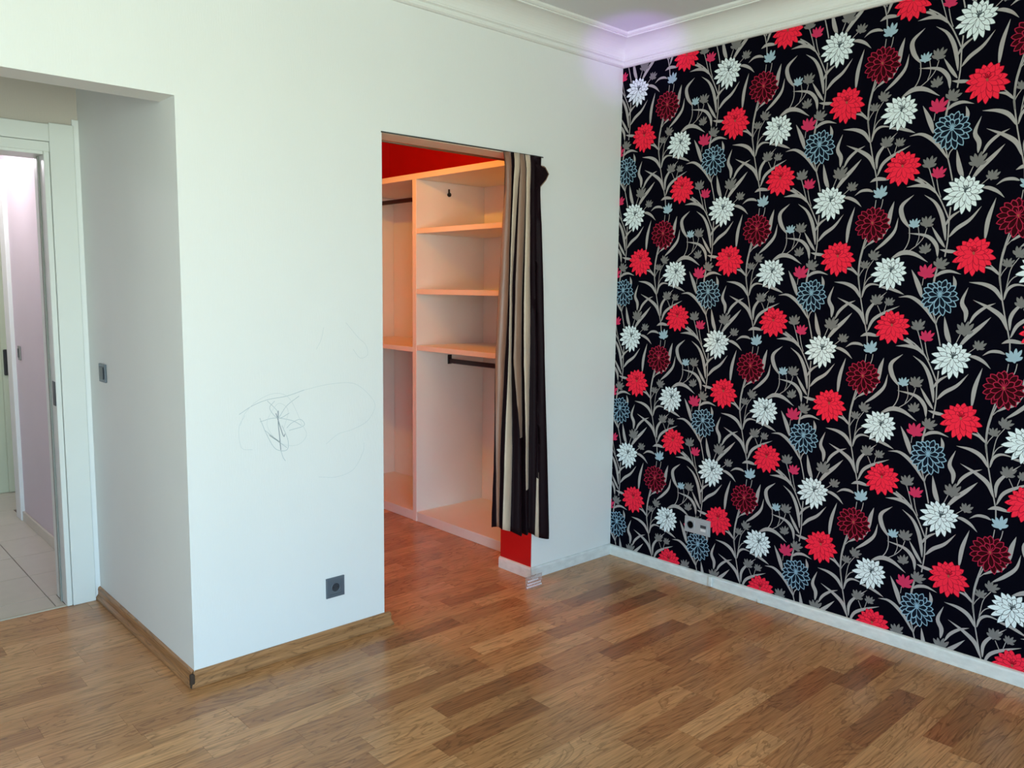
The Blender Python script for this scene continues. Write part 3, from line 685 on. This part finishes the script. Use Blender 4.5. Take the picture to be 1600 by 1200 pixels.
# folded corner of the header sticking out to the right
b = new()
P3 = [(-.668, -.030, 2.070), (-.632, -.062, 2.060), (-.590, -.050, 2.026), (-.628, -.068, 1.990), (-.662, -.034, 1.945), (-.655, -.075, 2.02), (-.630, -.028, 2.02)]
V3 = [b.verts.new(p) for p in P3]
for f_ in ((0, 5, 1), (1, 5, 3), (1, 3, 2), (5, 4, 3), (0, 4, 5), (0, 1, 6), (1, 2, 6), (2, 3, 6), (3, 4, 6), (4, 0, 6)): b.faces.new([V3[i] for i in f_])
bmesh.ops.subdivide_edges(b, edges=b.edges, cuts=1, smooth=.05, use_grid_fill=True)
bmesh.ops.recalc_face_normals(b, faces=b.faces)
part('header_flap', b, CM['dark'], cur, 'dark folded corner of the curtain header sticking out')
b = new(); tube(b, [(-.655, -.068, 2.058), (-.630, -.066, 2.054), (-.596, -.056, 2.027), (-.628, -.071, 1.996), (-.656, -.062, 1.962)], .0022, 8)
part('flap_seam', b, CM['taupe'], cur, smooth=True)

# ------------------------------------------------------------------ sockets and switches
def face_obj(bm, c, n_axis):
    """bm modelled in (a, b, out) with out>0 into the room; mapped on wall 'y' (y=0, faces -y), 'x' (x=0, faces -x)"""
    for q in bm.verts:
        a, z, o_ = q.co
        q.co = Vector((c[0]+a, c[1]-o_, c[2]+z)) if n_axis == 'y' else Vector((c[0]-o_, c[1]-a, c[2]+z))
    if n_axis == 'y': bmesh.ops.reverse_faces(bm, faces=bm.faces)
    bmesh.ops.recalc_face_normals(bm, faces=bm.faces)
    return bm
def cup(bm, cx, cz, r, out, depth, n=28):
    """ring with recessed well"""
    prof_ = [(r, out-.004), (r, out), (r*.93, out+.0008), (r*.86, out-.0005), (r*.82, out-depth), (0.0001, out-depth)]
    rings = [[bm.verts.new((cx+q*math.cos(2*math.pi*k/n), cz+q*math.sin(2*math.pi*k/n), o_)) for k in range(n)] for q, o_ in prof_]
    for A_, B_ in zip(rings, rings[1:]):
        for k in range(n): bm.faces.new((A_[k], A_[(k+1) % n], B_[(k+1) % n], B_[k]))
def sframe(bm, w_, h_, iw, out, cx=0):
    """square plate with a chamfered rim and a square hole"""
    def rg(hw, hh, o_): return [bm.verts.new((cx+sx*hw, sz*hh, o_)) for sx, sz in ((-1, -1), (1, -1), (1, 1), (-1, 1))]
    R_ = [rg(w_/2, h_/2, 0), rg(w_/2, h_/2, out*.7), rg(w_/2-.003, h_/2-.003, out), rg(iw/2, iw/2, out), rg(iw/2, iw/2, 0)]
    for A_, B_ in zip(R_, R_[1:]):
        for k in range(4): bm.faces.new((A_[k], A_[(k+1) % 4], B_[(k+1) % 4], B_[k]))
sk = empty('wall_socket', (-1.755, 0, .237), 'slate grey single power socket low on the scribbled white wall', 'socket')
c = (-1.755, -.0002, .237)
b = new(); sframe(b, .084, .084, .056, .009); part('frame_plate', face_obj(b, c, 'y'), M_SOCK, sk)
b = new(); box(b, -.0279, .0279, -.0279, .0279, 0, .0078, .001); cup(b, 0, 0, .0215, .0095, .0085)
part('insert', face_obj(b, c, 'y'), M_SOCK, sk)
b = new(); tube(b, [(0, 0, .0015), (0, 0, .0084)], .0172, 28)
cp = part('socket_well', face_obj(b, c, 'y'), M_SOCKD, sk)
for dx in (-.0095, .0095):
    b = new(); tube(b, [(dx, 0, .008), (dx, 0, .0088)], .0024, 10); part('pin_hole', face_obj(b, c, 'y'), M_BLACK, cp)
sk = empty('double_socket', (0, -.577, .291), 'silver double socket plate low on the flowered wall', 'socket')
c = (-.0004, -.577, .291)
b = new(); box(b, -.076, .076, -.041, .041, 0, .009, .0025, 2); part('frame_plate', face_obj(b, c, 'x'), M_SILV, sk)
b = new(); box(b, -.066, -.012, -.027, .027, .009, .0115, .001); i1 = part('insert', face_obj(b, c, 'x'), M_SILV, sk)
b = new(); cup(b, -.039, 0, .0205, .0125, .001); part('socket_ring', face_obj(b, c, 'x'), M_SOCK, i1)
for dx in (-.0095, .0095):
    b = new(); tube(b, [(-.039+dx, 0, .0110), (-.039+dx, 0, .0127)], .0028, 10); part('pin_hole', face_obj(b, c, 'x'), M_BLACK, i1)
b = new(); box(b, .012, .066, -.027, .027, .009, .0115, .001); i2 = part('insert', face_obj(b, c, 'x'), M_SILV, sk)
b = new(); box(b, .022, .056, -.003, .012, .0115, .0125, .0003); part('slot', face_obj(b, c, 'x'), M_SOCKD, i2)
b = new(); box(b, .024, .054, -.020, -.008, .0115, .0125, .0003); part('label_field', face_obj(b, c, 'x'), M_PVC, i2)
sw = empty('light_switch', (NX, .927, 1.088), 'dark grey light switch on the niche side wall beside the doorway', 'light switch')
c = (NX-.0002, .927, 1.088)
b = new(); box(b, -.042, .042, -.040, .040, 0, .009, .002, 2); part('frame_plate', face_obj(b, c, 'x'), M_SOCK, sw)
b = new(); box(b, -.028, .028, -.027, .027, .009, .0125, .0015); part('rocker', face_obj(b, c, 'x'), M_SOCKD, sw)

# ------------------------------------------------------------------ small clear packet on the floor by the corner
m, N, L, bs = node_mat('clear plastic film')
n = N.new('ShaderNodeTexNoise'); n.inputs['Scale'].default_value = 60; rp = N.new('ShaderNodeMapRange'); rp.inputs['To Min'].default_value = .10; rp.inputs['To Max'].default_value = .3
L.new(n.outputs['Fac'], rp.inputs['Value']); L.new(rp.outputs[0], bs.inputs['Roughness'])
bs.inputs['Transmission Weight'].default_value = .8; bs.inputs['IOR'].default_value = 1.2; bs.inputs['Base Color'].default_value = (.9, .9, .95, 1); bs.inputs['Alpha'].default_value = .45
M_FILM = m
M_BEAD = mat('white plastic bead', (.85, .85, .88), .25)
pk = empty('plastic_packet', (-.70, -.105, 0), 'small clear plastic packet of white clips on the floor below the curtain', 'packet')
b = new(); gx, gz = 10, 8; fr_, bk = [], []
def film(sg):
    g_ = [[b.verts.new((-.757+.114*i/gx, -.105+sg*(.011*math.sin(math.pi*i/gx)*math.sin(math.pi*min(1, .15+j/gz*.85)) + .0016*noise.noise(Vector((i*.9, j*.9, sg)))), .0015+.066*j/gz + .003*noise.noise(Vector((i*.4, 3, 1)))*j/gz)) for i in range(gx+1)] for j in range(gz+1)]
    for A_, B_ in zip(g_, g_[1:]):
        for i in range(gx): b.faces.new((A_[i], A_[i+1], B_[i+1], B_[i]) if sg < 0 else (A_[i], B_[i], B_[i+1], A_[i+1]))
film(-1); film(1); bmesh.ops.remove_doubles(b, verts=b.verts, dist=.0006)
part('film', b, M_FILM, pk, smooth=True)
for j, (zz, n_) in enumerate(((.012, 10), (.026, 9), (.042, 7))):
    for i in range(n_):
        b = new(); bmesh.ops.create_icosphere(b, subdivisions=2, radius=.0042, matrix=Matrix.Translation((-.745+.0105*i+(.004*j), -.106, zz)) @ Matrix.Diagonal((.8, .9, 1.15, 1)))
        part('clip', b, M_BEAD, pk, smooth=True)
